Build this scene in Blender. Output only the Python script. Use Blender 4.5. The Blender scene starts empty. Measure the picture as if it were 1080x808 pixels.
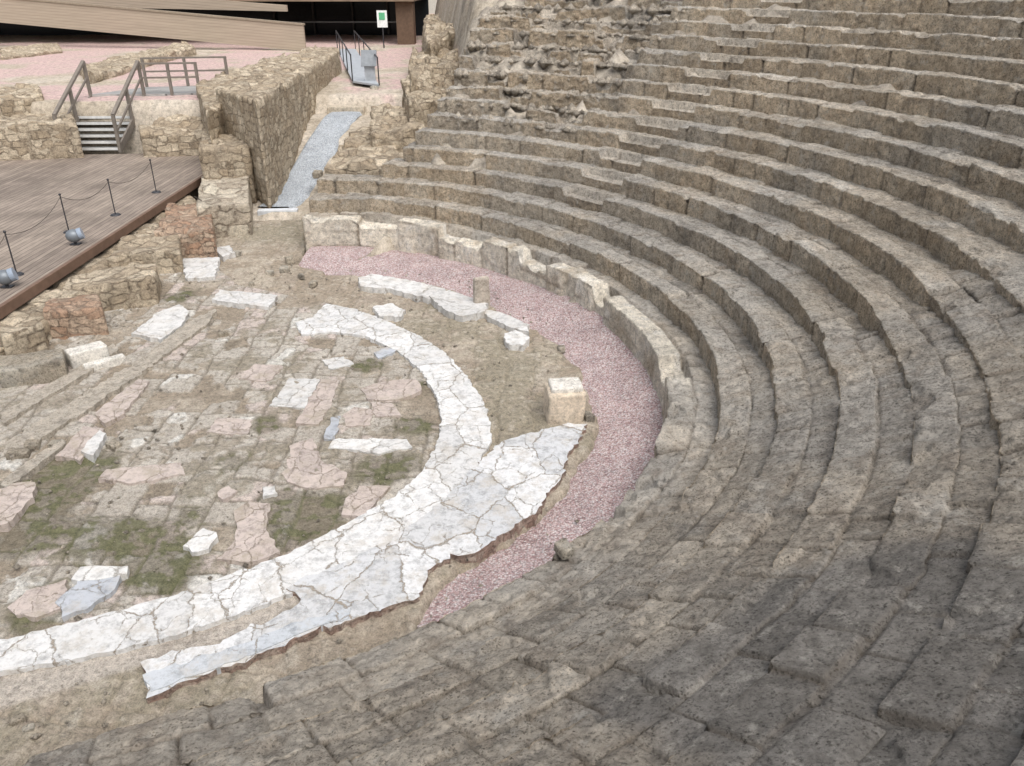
import bpy, bmesh, math, random
import numpy as np
from mathutils import Vector, Matrix
random.seed(3); rng=np.random.RandomState(5)
sc=bpy.context.scene; col=sc.collection
F=850.0; PIT=math.radians(26.7); H=5.84; CX,CY=-5.46,10.6
# ---------------------------------------------------------------- helpers
def U(u,v,z=0.0):
    x=(u-540)/F; y=-(v-404)/F
    d=(x, math.cos(PIT)+y*math.sin(PIT), -math.sin(PIT)+y*math.cos(PIT))
    t=(z-H)/d[2]
    return (d[0]*t, d[1]*t)
def UD(u,v,Y):
    x=(u-540)/F; y=-(v-404)/F
    d=(x, math.cos(PIT)+y*math.sin(PIT), -math.sin(PIT)+y*math.cos(PIT))
    t=Y/d[1]; return (d[0]*t,Y,H+d[2]*t)
def pts(l,z=0.0): return [U(a,b,z) for a,b in l]
M32=np.int64(0xffffffff)
def _h(ix,iy,iz,s):
    h=(ix*374761393+iy*668265263+iz*1440662683+s*987654321)&M32
    h=((h^(h>>13))*1274126177)&M32
    h=((h^(h>>16))*2246822519)&M32
    return ((h^(h>>15))&0xffffff)/float(0xffffff)
def vn(P,s=0):
    i=np.floor(P).astype(np.int64); f=P-i; u=f*f*(3-2*f)
    x,y,z=i[:,0],i[:,1],i[:,2]; a,b,c=u[:,0],u[:,1],u[:,2]
    def L(p,q,t): return p+(q-p)*t
    return L(L(L(_h(x,y,z,s),_h(x+1,y,z,s),a),L(_h(x,y+1,z,s),_h(x+1,y+1,z,s),a),b),
             L(L(_h(x,y,z+1,s),_h(x+1,y,z+1,s),a),L(_h(x,y+1,z+1,s),_h(x+1,y+1,z+1,s),a),b),c)*2-1
def fbm(P,sc_=1.0,o=4,s=0,g=.5):
    r=np.zeros(len(P)); a=1.;t=0.
    for k in range(o):
        r+=a*vn(P*sc_*(2.03**k)+k*17.3,s+k*7); t+=a; a*=g
    return r/t*1.5
def sm(x,a,b):
    t=np.clip((x-a)/(b-a),0,1); return t*t*(3-2*t)
def mix(a,b,t):
    a=np.asarray(a,float);b=np.asarray(b,float)
    t=np.asarray(t)[:,None]; return a*(1-t)+b*t
def setcol(me,c):
    a=me.color_attributes.new("Col",'FLOAT_COLOR','POINT')
    d=np.ones((len(me.vertices),4),dtype=np.float32); d[:,:3]=np.clip(c,0.004,1); a.data.foreach_set("color",d.ravel())
def mkobj(name,me,label=None,cat=None,kind=None,group=None,parent=None):
    o=bpy.data.objects.new(name,me); col.objects.link(o)
    if label:o["label"]=label
    if cat:o["category"]=cat
    if kind:o["kind"]=kind
    if group:o["group"]=group
    if parent:o.parent=parent
    return o
def npmesh(name,V,Fq,smooth=True):
    me=bpy.data.meshes.new(name)
    V=np.asarray(V,dtype=np.float32); Fq=np.asarray(Fq,dtype=np.int32)
    me.vertices.add(len(V)); me.vertices.foreach_set("co",V.ravel())
    n=Fq.shape[1]; me.loops.add(len(Fq)*n); me.loops.foreach_set("vertex_index",Fq.ravel())
    me.polygons.add(len(Fq)); me.polygons.foreach_set("loop_start",np.arange(0,len(Fq)*n,n,dtype=np.int32))
    me.update(calc_edges=True); me.validate()
    if smooth: me.polygons.foreach_set("use_smooth",np.ones(len(me.polygons),dtype=bool))
    return me
def gridfaces(nu,nv):
    i=np.arange(nu-1)[:,None]*nv+np.arange(nv-1)[None,:]
    i=i.ravel(); return np.stack([i,i+nv,i+nv+1,i+1],1)
def inpoly(X,Y,poly):
    ins=np.zeros(len(X),bool); n=len(poly)
    for i in range(n):
        x1,y1=poly[i];x2,y2=poly[(i+1)%n]
        if y1==y2: continue
        c=((y1>Y)!=(y2>Y))&(X<(x2-x1)*(Y-y1)/(y2-y1)+x1); ins^=c
    return ins
def sdist(X,Y,poly):
    d=np.full(len(X),1e9); n=len(poly)
    for i in range(n):
        x1,y1=poly[i];x2,y2=poly[(i+1)%n]; dx,dy=x2-x1,y2-y1
        t=np.clip(((X-x1)*dx+(Y-y1)*dy)/(dx*dx+dy*dy+1e-12),0,1)
        d=np.minimum(d,np.hypot(X-x1-t*dx,Y-y1-t*dy))
    return np.where(inpoly(X,Y,poly),d,-d)
def vor2(X,Y,s,seed):
    x=X*s;y=Y*s; ix=np.floor(x).astype(np.int64);iy=np.floor(y).astype(np.int64)
    f1=np.full(len(X),9.);f2=np.full(len(X),9.);idv=np.zeros(len(X))
    for a in (-1,0,1):
        for b in (-1,0,1):
            px=ix+a+_h(ix+a,iy+b,ix*0,seed);py=iy+b+_h(ix+a,iy+b,ix*0,seed+1); d=np.hypot(x-px,y-py); hh=_h(ix+a,iy+b,ix*0,seed+2)
            c=d<f1; f2=np.where(c,f1,np.minimum(f2,d)); idv=np.where(c,hh,idv); f1=np.where(c,d,f1)
    return f2-f1,idv
# ---------------------------------------------------------------- materials
def newmat(name):
    m=bpy.data.materials.new(name); m.use_nodes=True; nt=m.node_tree
    b=nt.nodes['Principled BSDF']; b.inputs['Roughness'].default_value=.92
    b.inputs['Specular IOR Level'].default_value=.15
    return m,nt,b
def N(nt,t,**k):
    n=nt.nodes.new(t)
    for a,v in k.items():
        if a in n.inputs: n.inputs[a].default_value=v
        else: setattr(n,a,v)
    return n
def noise(nt,co,scale,detail=6,rough=.6):
    n=N(nt,'ShaderNodeTexNoise'); n.inputs['Scale'].default_value=scale;n.inputs['Detail'].default_value=detail;n.inputs['Roughness'].default_value=rough
    nt.links.new(co,n.inputs['Vector']); return n
def ramp(nt,fac,stops):
    r=N(nt,'ShaderNodeValToRGB'); e=r.color_ramp.elements
    while len(e)<len(stops): e.new(.5)
    for i,(p,c) in enumerate(stops):
        e[i].position=p; e[i].color=(c[0],c[1],c[2],1) if not isinstance(c,(int,float)) else (c,c,c,1)
    nt.links.new(fac,r.inputs['Fac']); return r
def mixc(nt,fac,a,b,mode='MIX'):
    m=N(nt,'ShaderNodeMix'); m.data_type='RGBA'; m.blend_type=mode
    for s,v in ((0,fac),(6,a),(7,b)):
        if isinstance(v,(int,float)): m.inputs[s].default_value=v
        elif isinstance(v,tuple): m.inputs[s].default_value=(v[0],v[1],v[2],1)
        else: nt.links.new(v,m.inputs[s])
    return m.outputs[2]
def math2(nt,op,a,b):
    m=N(nt,'ShaderNodeMath'); m.operation=op
    for i,v in enumerate((a,b)):
        if isinstance(v,(int,float)): m.inputs[i].default_value=v
        else: nt.links.new(v,m.inputs[i])
    return m.outputs[0]
def bump(nt,h,strength,dist,b,prev=None):
    n=N(nt,'ShaderNodeBump'); n.inputs['Strength'].default_value=strength; n.inputs['Distance'].default_value=dist
    nt.links.new(h,n.inputs['Height'])
    if prev: nt.links.new(prev.outputs[0],n.inputs['Normal'])
    if b: nt.links.new(n.outputs[0],b.inputs['Normal'])
    return n
def m_stone(name,pit=.5,spk=.6,base=None,fs=9.,lich=.35):
    m,nt,b=newmat(name); tc=N(nt,'ShaderNodeNewGeometry').outputs['Position']
    if base is None:
        c=N(nt,'ShaderNodeAttribute'); c.attribute_name="Col"; c=c.outputs['Color']
    else:
        r=N(nt,'ShaderNodeRGB'); r.outputs[0].default_value=(*base,1); c=r.outputs[0]
    n1=noise(nt,tc,fs,8,.78); r1=ramp(nt,n1.outputs['Fac'],[(.32,.5),(.5,1.0),(.68,1.35)])
    c=mixc(nt,1.0,c,r1.outputs[0],'MULTIPLY')
    n2=noise(nt,tc,30,5,.85); r2=ramp(nt,n2.outputs['Fac'],[(.38,.2),(.48,1.0),(.6,1.0),(.7,1.4)])
    c=mixc(nt,spk,c,mixc(nt,1.0,c,r2.outputs[0],'MULTIPLY'))
    n3=noise(nt,tc,2.6,8,.8); r3=ramp(nt,n3.outputs['Fac'],[(.52,0.),(.62,lich)])
    c=mixc(nt,r3.outputs[0],c,(.18,.165,.145))
    n5=noise(nt,tc,4.1,8,.82); r5=ramp(nt,n5.outputs['Fac'],[(.55,0.),(.64,lich*1.2)])
    c=mixc(nt,r5.outputs[0],c,(.60,.565,.50))
    v=N(nt,'ShaderNodeTexVoronoi'); v.inputs['Scale'].default_value=28; v.inputs['Randomness'].default_value=1; nt.links.new(tc,v.inputs['Vector'])
    vr=ramp(nt,v.outputs['Distance'],[(.12,.0),(.34,1.)])
    n6=noise(nt,tc,5,4,.7); m6=ramp(nt,n6.outputs['Fac'],[(.45,1.),(.58,0.)])
    mx=math2(nt,'MAXIMUM',vr.outputs[0],m6.outputs[0])
    c=mixc(nt,mx,mixc(nt,1.,c,(.5,.48,.45),'MULTIPLY'),c)
    nt.links.new(c,b.inputs['Base Color'])
    p=bump(nt,n1.outputs['Fac'],pit,.09,None); p=bump(nt,mx,pit*.8,.02,None,p); bump(nt,n2.outputs['Fac'],pit*1.2,.03,b,p)
    return m
def m_masonry(name,c1,c2,scale=3.2,mortar=(.27,.22,.16)):
    m,nt,b=newmat(name); tc=N(nt,'ShaderNodeNewGeometry').outputs['Position']
    mp=N(nt,'ShaderNodeMapping'); nt.links.new(tc,mp.inputs[0]); mp.inputs['Scale'].default_value=(1,1,1.6); mp.inputs['Rotation'].default_value=(0,0,.35)
    w=noise(nt,tc,4,6,.7)
    ad=N(nt,'ShaderNodeVectorMath'); ad.operation='MULTIPLY_ADD'; nt.links.new(w.outputs['Color'],ad.inputs[0]); ad.inputs[1].default_value=(.15,.15,.15); nt.links.new(mp.outputs[0],ad.inputs[2])
    def V(f):
        v=N(nt,'ShaderNodeTexVoronoi'); v.feature=f; v.distance='CHEBYCHEV'; v.inputs['Scale'].default_value=scale; v.inputs['Randomness'].default_value=.75; nt.links.new(ad.outputs[0],v.inputs['Vector']); return v
    v=V('F1'); v2=V('F2'); ed=math2(nt,'SUBTRACT',v2.outputs['Distance'],v.outputs['Distance'])
    sp=N(nt,'ShaderNodeSeparateColor'); nt.links.new(v.outputs['Color'],sp.inputs[0])
    c=ramp(nt,sp.outputs[0],[(0,c1),(.5,tuple((a+b_)/2 for a,b_ in zip(c1,c2))),(.8,c2),(1,tuple(min(.7,a*1.15) for a in c2))]).outputs[0]
    er=ramp(nt,ed,[(.0,.15),(.07,.75),(.16,1.)])
    wm=noise(nt,tc,2.3,5,.7); wmr=ramp(nt,wm.outputs['Fac'],[(.4,0.),(.6,.75)])   # joints vanish in patches
    jm=math2(nt,'MAXIMUM',er.outputs[0],wmr.outputs[0])
    c=mixc(nt,jm,mortar,c)
    n1=noise(nt,tc,9,8,.8); r1=ramp(nt,n1.outputs['Fac'],[(.32,.5),(.5,1.0),(.68,1.35)])
    c=mixc(nt,1.0,c,r1.outputs[0],'MULTIPLY')
    n2=noise(nt,tc,30,4,.8); r2=ramp(nt,n2.outputs['Fac'],[(.38,.35),(.5,1.)]); c=mixc(nt,.6,c,mixc(nt,1.,c,r2.outputs[0],'MULTIPLY'))
    n3=noise(nt,tc,1.3,6,.7); r3=ramp(nt,n3.outputs['Fac'],[(.5,0.),(.68,.4)])
    c=mixc(nt,r3.outputs[0],c,(.26,.225,.18))
    nt.links.new(c,b.inputs['Base Color'])
    p=bump(nt,jm,.9,.05,None); bump(nt,n1.outputs['Fac'],.9,.08,b,p)
    return m
def m_marble(name,base,tint,crack=(.32,.28,.23),scale=2.4,cw=.012,dirt=.5,dirtc=(.45,.40,.33)):
    m,nt,b=newmat(name); b.inputs['Roughness'].default_value=.7
    tc=N(nt,'ShaderNodeNewGeometry').outputs['Position']
    w=noise(nt,tc,3.6,7,.72)
    ad=N(nt,'ShaderNodeVectorMath'); ad.operation='MULTIPLY_ADD'; nt.links.new(w.outputs['Color'],ad.inputs[0]); ad.inputs[1].default_value=(.30,.30,0); nt.links.new(tc,ad.inputs[2])
    mp=N(nt,'ShaderNodeMapping'); nt.links.new(ad.outputs[0],mp.inputs[0]); mp.inputs['Scale'].default_value=(1.3,.8,1); mp.inputs['Rotation'].default_value=(0,0,.6)
    def vor(f,s,src):
        v=N(nt,'ShaderNodeTexVoronoi'); v.feature=f; v.voronoi_dimensions='2D'; v.inputs['Scale'].default_value=s; v.inputs['Randomness'].default_value=1.; nt.links.new(src,v.inputs['Vector']); return v
    v=vor('F1',scale*.6,mp.outputs[0]); e=vor('DISTANCE_TO_EDGE',scale*1.5,ad.outputs[0]); e2=vor('DISTANCE_TO_EDGE',scale*.6,mp.outputs[0])
    sp=N(nt,'ShaderNodeSeparateColor'); nt.links.new(v.outputs['Color'],sp.inputs[0])
    c=ramp(nt,sp.outputs[0],[(0,base),(.35,base),(.75,tint),(1,tuple(x*.84 for x in base))]).outputs[0]
    n1=noise(nt,tc,8,8,.8)
    r1=ramp(nt,n1.outputs['Fac'],[(.34,.55),(.53,1.0)]); c=mixc(nt,1.0,c,r1.outputs[0],'MULTIPLY')
    n4=noise(nt,tc,2.6,8,.82); r4=ramp(nt,n4.outputs['Fac'],[(.50,0.),(.64,dirt)]); c=mixc(nt,r4.outputs[0],c,dirtc)
    wv=noise(nt,tc,2.1,5,.75); wr=ramp(nt,wv.outputs['Fac'],[(.46,.02),(.6,2.6)])
    er=ramp(nt,math2(nt,'DIVIDE',e.outputs['Distance'],wr.outputs[0]),[(cw*.35,0.1),(cw,1.)])
    wv2=noise(nt,tc,6,4,.7); wr2=ramp(nt,wv2.outputs['Fac'],[(.35,.3),(.65,2.6)])
    er2=ramp(nt,math2(nt,'DIVIDE',e2.outputs['Distance'],wr2.outputs[0]),[(cw*.3,0.),(cw*.8,1.)])
    mm=math2(nt,'MULTIPLY',er.outputs[0],er2.outputs[0])
    c=mixc(nt,mm,crack,c)
    nt.links.new(c,b.inputs['Base Color'])
    p=bump(nt,mm,.6,.02,None); bump(nt,n1.outputs['Fac'],.5,.035,b,p)
    return m
def m_gravel(name,cols,scale=38):
    m,nt,b=newmat(name); tc=N(nt,'ShaderNodeNewGeometry').outputs['Position']
    v=N(nt,'ShaderNodeTexVoronoi'); v.inputs['Scale'].default_value=scale; nt.links.new(tc,v.inputs['Vector'])
    sp=N(nt,'ShaderNodeSeparateColor'); nt.links.new(v.outputs['Color'],sp.inputs[0])
    k=len(cols); c=ramp(nt,sp.outputs[0],[(i/(k-1),x) for i,x in enumerate(cols)]).outputs[0]
    dr=ramp(nt,v.outputs['Distance'],[(.25,1.),(.8,.5)]); c=mixc(nt,1.,c,dr.outputs[0],'MULTIPLY')
    n=noise(nt,tc,1.5,8,.7); r=ramp(nt,n.outputs['Fac'],[(.3,.75),(.7,1.15)]); c=mixc(nt,1.,c,r.outputs[0],'MULTIPLY')
    nt.links.new(c,b.inputs['Base Color'])
    iv=ramp(nt,v.outputs['Distance'],[(0,1.),(.8,0.)]); bump(nt,iv.outputs[0],.7,.015,b)
    return m
def m_vc(name,bs=.5,fs=14):
    m,nt,b=newmat(name); tc=N(nt,'ShaderNodeNewGeometry').outputs['Position']
    a=N(nt,'ShaderNodeAttribute'); a.attribute_name="Col"
    n1=noise(nt,tc,fs,8,.78); r1=ramp(nt,n1.outputs['Fac'],[(.3,.45),(.5,1.0),(.7,1.4)])
    c=mixc(nt,1.,a.outputs['Color'],r1.outputs[0],'MULTIPLY')
    n2=noise(nt,tc,60,3,.7); r2=ramp(nt,n2.outputs['Fac'],[(.35,.55),(.5,1.0),(.7,1.25)]); c=mixc(nt,.7,c,mixc(nt,1.,c,r2.outputs[0],'MULTIPLY'))
    nt.links.new(c,b.inputs['Base Color']); p=bump(nt,n1.outputs['Fac'],bs,.05,None); bump(nt,n2.outputs['Fac'],bs,.015,b,p)
    return m
def m_wood(name,c1,c2,ang,pw=.14,gap=True,rough=.7):
    m,nt,b=newmat(name); b.inputs['Roughness'].default_value=rough
    tc=N(nt,'ShaderNodeNewGeometry').outputs['Position']
    mp=N(nt,'ShaderNodeMapping'); nt.links.new(tc,mp.inputs[0]); mp.inputs['Rotation'].default_value=(0,0,-ang)
    sx=N(nt,'ShaderNodeSeparateXYZ'); nt.links.new(mp.outputs[0],sx.inputs[0])
    d=math2(nt,'DIVIDE',sx.outputs[1],pw)
    fl=N(nt,'ShaderNodeMath'); fl.operation='FLOOR'; nt.links.new(d,fl.inputs[0])
    fr=N(nt,'ShaderNodeMath'); fr.operation='FRACT'; nt.links.new(d,fr.inputs[0])
    wn=N(nt,'ShaderNodeTexWhiteNoise'); wn.noise_dimensions='1D'; nt.links.new(fl.outputs[0],wn.inputs['W'])
    c=ramp(nt,wn.outputs['Value'],[(0,c1),(1,c2)]).outputs[0]
    m2=N(nt,'ShaderNodeMapping'); nt.links.new(mp.outputs[0],m2.inputs[0]); m2.inputs['Scale'].default_value=(1.2,18,18)
    n=noise(nt,m2.outputs[0],1.5,6,.7); r=ramp(nt,n.outputs['Fac'],[(.3,.65),(.7,1.35)]); c=mixc(nt,1.,c,r.outputs[0],'MULTIPLY')
    n3=noise(nt,tc,.7,4,.6); r3=ramp(nt,n3.outputs['Fac'],[(.35,.8),(.65,1.15)]); c=mixc(nt,1.,c,r3.outputs[0],'MULTIPLY')
    if gap:
        g=ramp(nt,fr.outputs[0],[(0,0.),(.07,1.),(.93,1.),(1,0.)]); c=mixc(nt,g.outputs[0],tuple(x*.2 for x in c1),c); bump(nt,g.outputs[0],.6,.01,b)
    nt.links.new(c,b.inputs['Base Color']); return m
def m_clad(name,c):
    m,nt,b=newmat(name); b.inputs['Roughness'].default_value=.7
    tc=N(nt,'ShaderNodeNewGeometry').outputs['Position']; sx=N(nt,'ShaderNodeSeparateXYZ'); nt.links.new(tc,sx.inputs[0])
    zz=math2(nt,'ADD',math2(nt,'MULTIPLY',sx.outputs[0],.076),sx.outputs[2])
    fr=N(nt,'ShaderNodeMath'); fr.operation='FRACT'; nt.links.new(math2(nt,'DIVIDE',zz,.16),fr.inputs[0])
    g=ramp(nt,fr.outputs[0],[(0,.7),(.12,1.),(.9,1.),(1,.7)])
    mp=N(nt,'ShaderNodeMapping'); nt.links.new(tc,mp.inputs[0]); mp.inputs['Scale'].default_value=(.4,.4,6)
    n=noise(nt,mp.outputs[0],1.5,5,.6); r=ramp(nt,n.outputs['Fac'],[(.3,.9),(.7,1.1)])
    cc=mixc(nt,1.,mixc(nt,1.,c,r.outputs[0],'MULTIPLY'),g.outputs[0],'MULTIPLY'); nt.links.new(cc,b.inputs['Base Color']); return m
def m_plain(name,c,rough=.5,metal=0.,var=.15):
    m,nt,b=newmat(name); b.inputs['Roughness'].default_value=rough; b.inputs['Metallic'].default_value=metal
    tc=N(nt,'ShaderNodeNewGeometry').outputs['Position']; n=noise(nt,tc,6,5,.6)
    r=ramp(nt,n.outputs['Fac'],[(.3,tuple(x*(1-var) for x in c)),(.7,tuple(min(1,x*(1+var)) for x in c))]); nt.links.new(r.outputs[0],b.inputs['Base Color']); return m
MAT_tier=m_stone("weathered_limestone",.9,.8,lich=.5)
MAT_pod=m_stone("podium_stone",.75,.5,lich=.22)
MAT_floor=m_vc("orchestra_paving",.7)
MAT_ground=m_vc("excavation_soil",.6,6)
MAT_mas=m_masonry("rubble_masonry",(.43,.345,.245),(.60,.51,.385),2.9,(.31,.25,.185))
MAT_mas2=m_masonry("reddish_masonry",(.44,.28,.19),(.56,.43,.32),4.5,(.33,.26,.2))
MAT_block=m_masonry("large_block_masonry",(.48,.41,.32),(.62,.55,.44),1.9,(.32,.26,.2))
MAT_white=m_marble("white_marble",(.70,.695,.68),(.62,.615,.60),scale=2.2)
MAT_apron=m_marble("grey_veined_marble",(.67,.67,.665),(.52,.53,.54),scale=2.0,cw=.014,dirt=.65)
MAT_slabw=m_marble("loose_white_marble",(.68,.67,.645),(.61,.60,.58),scale=1.1,cw=.005,dirt=.6)
MAT_slabp=m_marble("pink_veined_marble",(.53,.455,.41),(.49,.415,.37),scale=3.6,cw=.016,dirt=.9,crack=(.30,.25,.2),dirtc=(.37,.32,.255))
MAT_slabg=m_marble("blue_grey_marble",(.48,.50,.53),(.43,.45,.48),scale=1.2,cw=.006,dirt=.6)
MAT_strip=m_marble("pale_blue_marble",(.57,.59,.615),(.50,.525,.55),scale=1.6,cw=.012,dirt=.5)
MAT_pink=m_gravel("pink_gravel",[(.34,.22,.21),(.50,.35,.34),(.56,.42,.40),(.68,.58,.56),(.48,.35,.34),(.74,.69,.67),(.38,.26,.26)],44)
MAT_blue=m_gravel("pale_grey_gravel",[(.42,.46,.50),(.54,.58,.62),(.48,.52,.56),(.66,.69,.72)],30)
# ---------------------------------------------------------------- podium curve
HP=.76; D=.60; HS=.312; NT=18
toppx=[(322,229),(400,232),(480,243),(540,262),(600,292),(650,325),(690,365),(714,405),(708,440),(680,482),(640,522),(600,560),(560,592),(500,632),(440,655),(370,682),(290,708),(220,728),(120,757),(0,790)]
aa=[];rr=[]
for u,v in toppx:
    x,y=U(u,v,HP); aa.append(math.atan2(y-CY,x-CX)); rr.append(math.hypot(x-CX,y-CY))
o=np.argsort(aa); aa=np.array(aa)[o]; rr=np.array(rr)[o]
cs=np.polyfit(aa,rr,6)
a0,a1=aa.min(),aa.max(); RB=8.0
def rpod(th): return np.polyval(cs,np.clip(th,a0,a1))
def rk(th,k): 
    w=math.exp(-k/6.5); return rpod(th)*w+RB*(1-w)+D*k
def zk(k): return HP+HS*k
def xend(k): return float(np.interp(k*HS,[0,.5,.88,.95,1.2,2.0,2.8,3.6,4.0,4.4,4.8,5.3],[-4.95,-4.9,-4.6,-2.9,-2.8,-2.1,-1.6,-1.3,-1.1,-.6,.8,3.2]))
def build_tier(k):
    z1=zk(k); rm=RB+D*k
    thL=math.acos(max(-1,min(1,(xend(k)-CX)/rk(1.3,k))))
    thR=math.radians(-104 if k<8 else -88)
    ths=[thR]; 
    while ths[-1]<thL:
        t=ths[-1]; x=CX+rm*math.cos(t);y=CY+rm*math.sin(t)
        d=math.sqrt(x*x+y*y+(z1-H)**2)
        st=min(.055,max(.018,d*.0036)) if y>-.3 else .12
        ths.append(t+st/rm)
    ths[-1]=thL
    th=np.array(ths); n=len(th)
    L=th*rm; 
    def blocks(seed,lo,hi):
        r=np.random.RandomState(seed); e=[L[0]-.1]
        while e[-1]<L[-1]+.5: e.append(e[-1]+r.uniform(lo,hi))
        e=np.array(e); idx=np.searchsorted(e,L)-1
        dist=np.minimum(L-e[idx],e[np.minimum(idx+1,len(e)-1)]-L)
        pos=(L-e[idx])/(e[np.minimum(idx+1,len(e)-1)]-e[idx])-.5
        R=r.uniform(-1,1,(len(e)+2,4)); return idx,dist,pos,R[idx]
    iA,dA,pA,RA=blocks(100+k,.4,1.1)
    iB,dB,pB,RB_=blocks(300+k,.3,.9)
    deep = 1.0 if k==0 else .5
    riser=np.linspace(-deep,-.03,14 if k else 18)
    tr=np.linspace(.04,D+.18,32)
    prof=[(0.,-z1-.4)]+[(0.,a) for a in riser]+[(.003,-.008),(.012,0.)]+[(s,0.) for s in tr]+[(D+.19,-z1-.4)]
    S=np.array(prof); m=len(S)
    R0=rk(th,k)
    TH=np.repeat(th[:,None],m,1); s=np.repeat(S[None,:,0],n,0); dz=np.repeat(S[None,:,1],n,0)
    isr=(np.arange(m)<=len(riser))[None,:]; low=((np.arange(m)==0)|(np.arange(m)==m-1))[None,:]
    nl=~low
    z=z1+dz; r=R0[:,None]+s
    ex=lambda a:np.repeat(a[:,None],m,1)
    deg=np.degrees(TH)
    P0=np.stack([CX+r*np.cos(TH),CY+r*np.sin(TH),z*0],-1).reshape(-1,3)
    wob=fbm(P0+[k*2.,0,0],2.2,3,17).reshape(n,m)*.02
    SP=.37
    front=((s+wob)<SP)
    ruin=sm(deg,49,58)*(1. if k*HS>=2.1 else .5 if k*HS>=1.8 else 0)
    near=sm(-deg,-5,30)
    worn=sm(-deg+ex(RA[:,1])*3,0,8) if k else sm(-deg,12,30)
    ero=.4+.1*near+1.1*ruin
    if k==0: ero=.6+.2*sm(-deg,-10,10)
    Ln=fbm(P0+[k*3.1,0,0],.9,3,11).reshape(n,m)
    Ln2=fbm(P0+[k*3.1,5,0],2.6,4,12).reshape(n,m)
    front_amt=np.clip(1-s/.32,0,1)
    tiltA=ex(RA[:,3])*(s-.2)*.06
    bd=np.where(front,ex(RA[:,0])*.022+ex(RA[:,1]*pA)*.03+tiltA,ex(RB_[:,0])*.024-.02+ex(RB_[:,1]*pB)*.03)
    bd=bd*(1+1.2*ruin+.1*near)
    drop=np.where((ruin>.5),np.where(front,np.clip(ex(RA[:,2]),-.4,1)+.4,np.clip(ex(RB_[:,2]),0,1)*.7)*.25,0)
    if k==0: drop=np.where((ex(RA[:,2])>.35)&(deg>-5),.05+.16*(ex(RA[:,1])>0),0)*front
    top=~isr
    z=z+np.where(low,0,bd-drop)
    chip=sm(ex(RA[:,2])+Ln2*1.5,.65,.9)*ero
    z=z-np.where(top,chip*front_amt*.14,0)*nl
    wv_=worn*(1+.12*Ln)
    tilt=wv_*(-.115+.24*np.clip(s,0,D+.1)/D)
    z=z+np.where(top,tilt,0)*nl
    z=np.where(isr&nl, np.minimum(z, z1+bd-drop-chip*.14-wv_*.115), z)
    r=r+ex(RA[:,3])*(np.where(deg>-5,.06,.015) if k==0 else .02)*front+ np.where(front,chip*.05*np.clip((z-(z1-.35))/.35,0,1),0)
    r=r+worn*ex(RA[:,2])*.03*front*(k>0)
    jf=np.exp(-(dA/.014)**2); jb=np.exp(-(dB/.014)**2)
    jk=np.clip(.95+Ln2*.7,0.3,1.3)
    jd=np.where(front,ex(jf),ex(jb))*jk
    j2=np.exp(-((s+wob-SP)/.017)**2)*top*jk
    z=z-(jd*.04*top+j2*.03)*nl; r=r+jd*.03*isr*nl
    z=z+np.where(top,(Ln*.012+Ln2*.014)*(ero+.2*near),0)*nl
    cj=0
    if k==0:
        lev=(z-0.04)/.36; cj=np.exp(-((lev-np.round(lev))*.36/.014)**2)*isr; r=r+cj*.02
    stairz=np.zeros_like(z); stm=np.zeros_like(z)
    if k*HS>=.9:
        w=.6/rm; inside=(np.abs(TH-math.radians(44))<w)
        stairz=np.where(inside&(s<.30),-HS*.5,stairz); stm=np.where(inside,1,stm)
    z=np.where(isr,np.minimum(z,z1+stairz),z+stairz)
    z=np.where(low,-.4,z)
    P=np.stack([CX+r*np.cos(TH),CY+r*np.sin(TH),z],-1).reshape(-1,3)
    nf=np.repeat(nl,n,0).ravel()
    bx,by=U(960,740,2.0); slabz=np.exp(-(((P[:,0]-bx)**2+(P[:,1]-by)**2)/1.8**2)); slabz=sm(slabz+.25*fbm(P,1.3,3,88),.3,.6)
    nrF=near.ravel()
    A=fbm(P+[0,0,k],8.,4,21,.65)*.026*(1-.4*nrF)+fbm(P,20,2,31)*.012
    B=fbm(P+[9,0,k],9.,4,41,.65)*.022*(1-.4*nrF)+fbm(P+3,22,2,33)*.01
    eF=(ero.ravel()*.9+.4)*(1-.75*slabz)
    isF=isr.repeat(n,0).ravel()
    cz=np.where(isF,.4,1.)
    P[:,2]+=A*eF*cz*nf
    P[:,0]-=np.cos(TH.ravel())*B*eF*nf*(1.4-cz); P[:,1]-=np.sin(TH.ravel())*B*eF*nf*(1.4-cz)
    g1=fbm(P,.55,4,51); g2=fbm(P,2.4,5,61,.6); g3=fbm(P,6,4,71,.6)
    tan=np.array([.57,.505,.415]); grey=np.array([.51,.475,.42]); pale=np.array([.66,.62,.55]); dark=np.array([.26,.232,.20]); brown=np.array([.42,.345,.265])
    C=mix(tan,grey,sm(g1,-.3,.3)); C=mix(C,pale,sm(g2+.5*ex(RA[:,1]).ravel(),.25,.9)*.7)
    C=mix(C,brown,sm(g3-.2*g1,.1,.6)*.45)
    C=mix(C,tan*1.12,stm.ravel()*.5)
    C=mix(C,[.2,.165,.125],(stm*isr).ravel()*.45)
    C=mix(C,brown*1.15,ruin.ravel()*sm(g2,-.3,.4)*.4)
    C=np.where(isF[:,None],C*np.array([1.08,1.0,.89]),C)  # risers keep a tan tone, with brighter light on them put into the colour
    bt=1+.17*np.where(front,ex(RA[:,0]),ex(RB_[:,1])).ravel(); C=C*bt[:,None]
    C=np.where((~front&top).ravel()[:,None],C*.94,C)
    dg=deg.ravel()
    dk=nrF*(.18+.017*k)+.02+.25*sm(g2+g1,.1,.7)
    dk=np.clip(dk+.34*g3*nrF,0,.8)
    C=mix(C,dark,dk)
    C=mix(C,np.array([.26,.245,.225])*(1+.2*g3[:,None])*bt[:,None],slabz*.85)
    crev=np.clip(jd*.7+j2*.45,0,.85).ravel()
    C=mix(C,[.16,.13,.10],crev)
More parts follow.
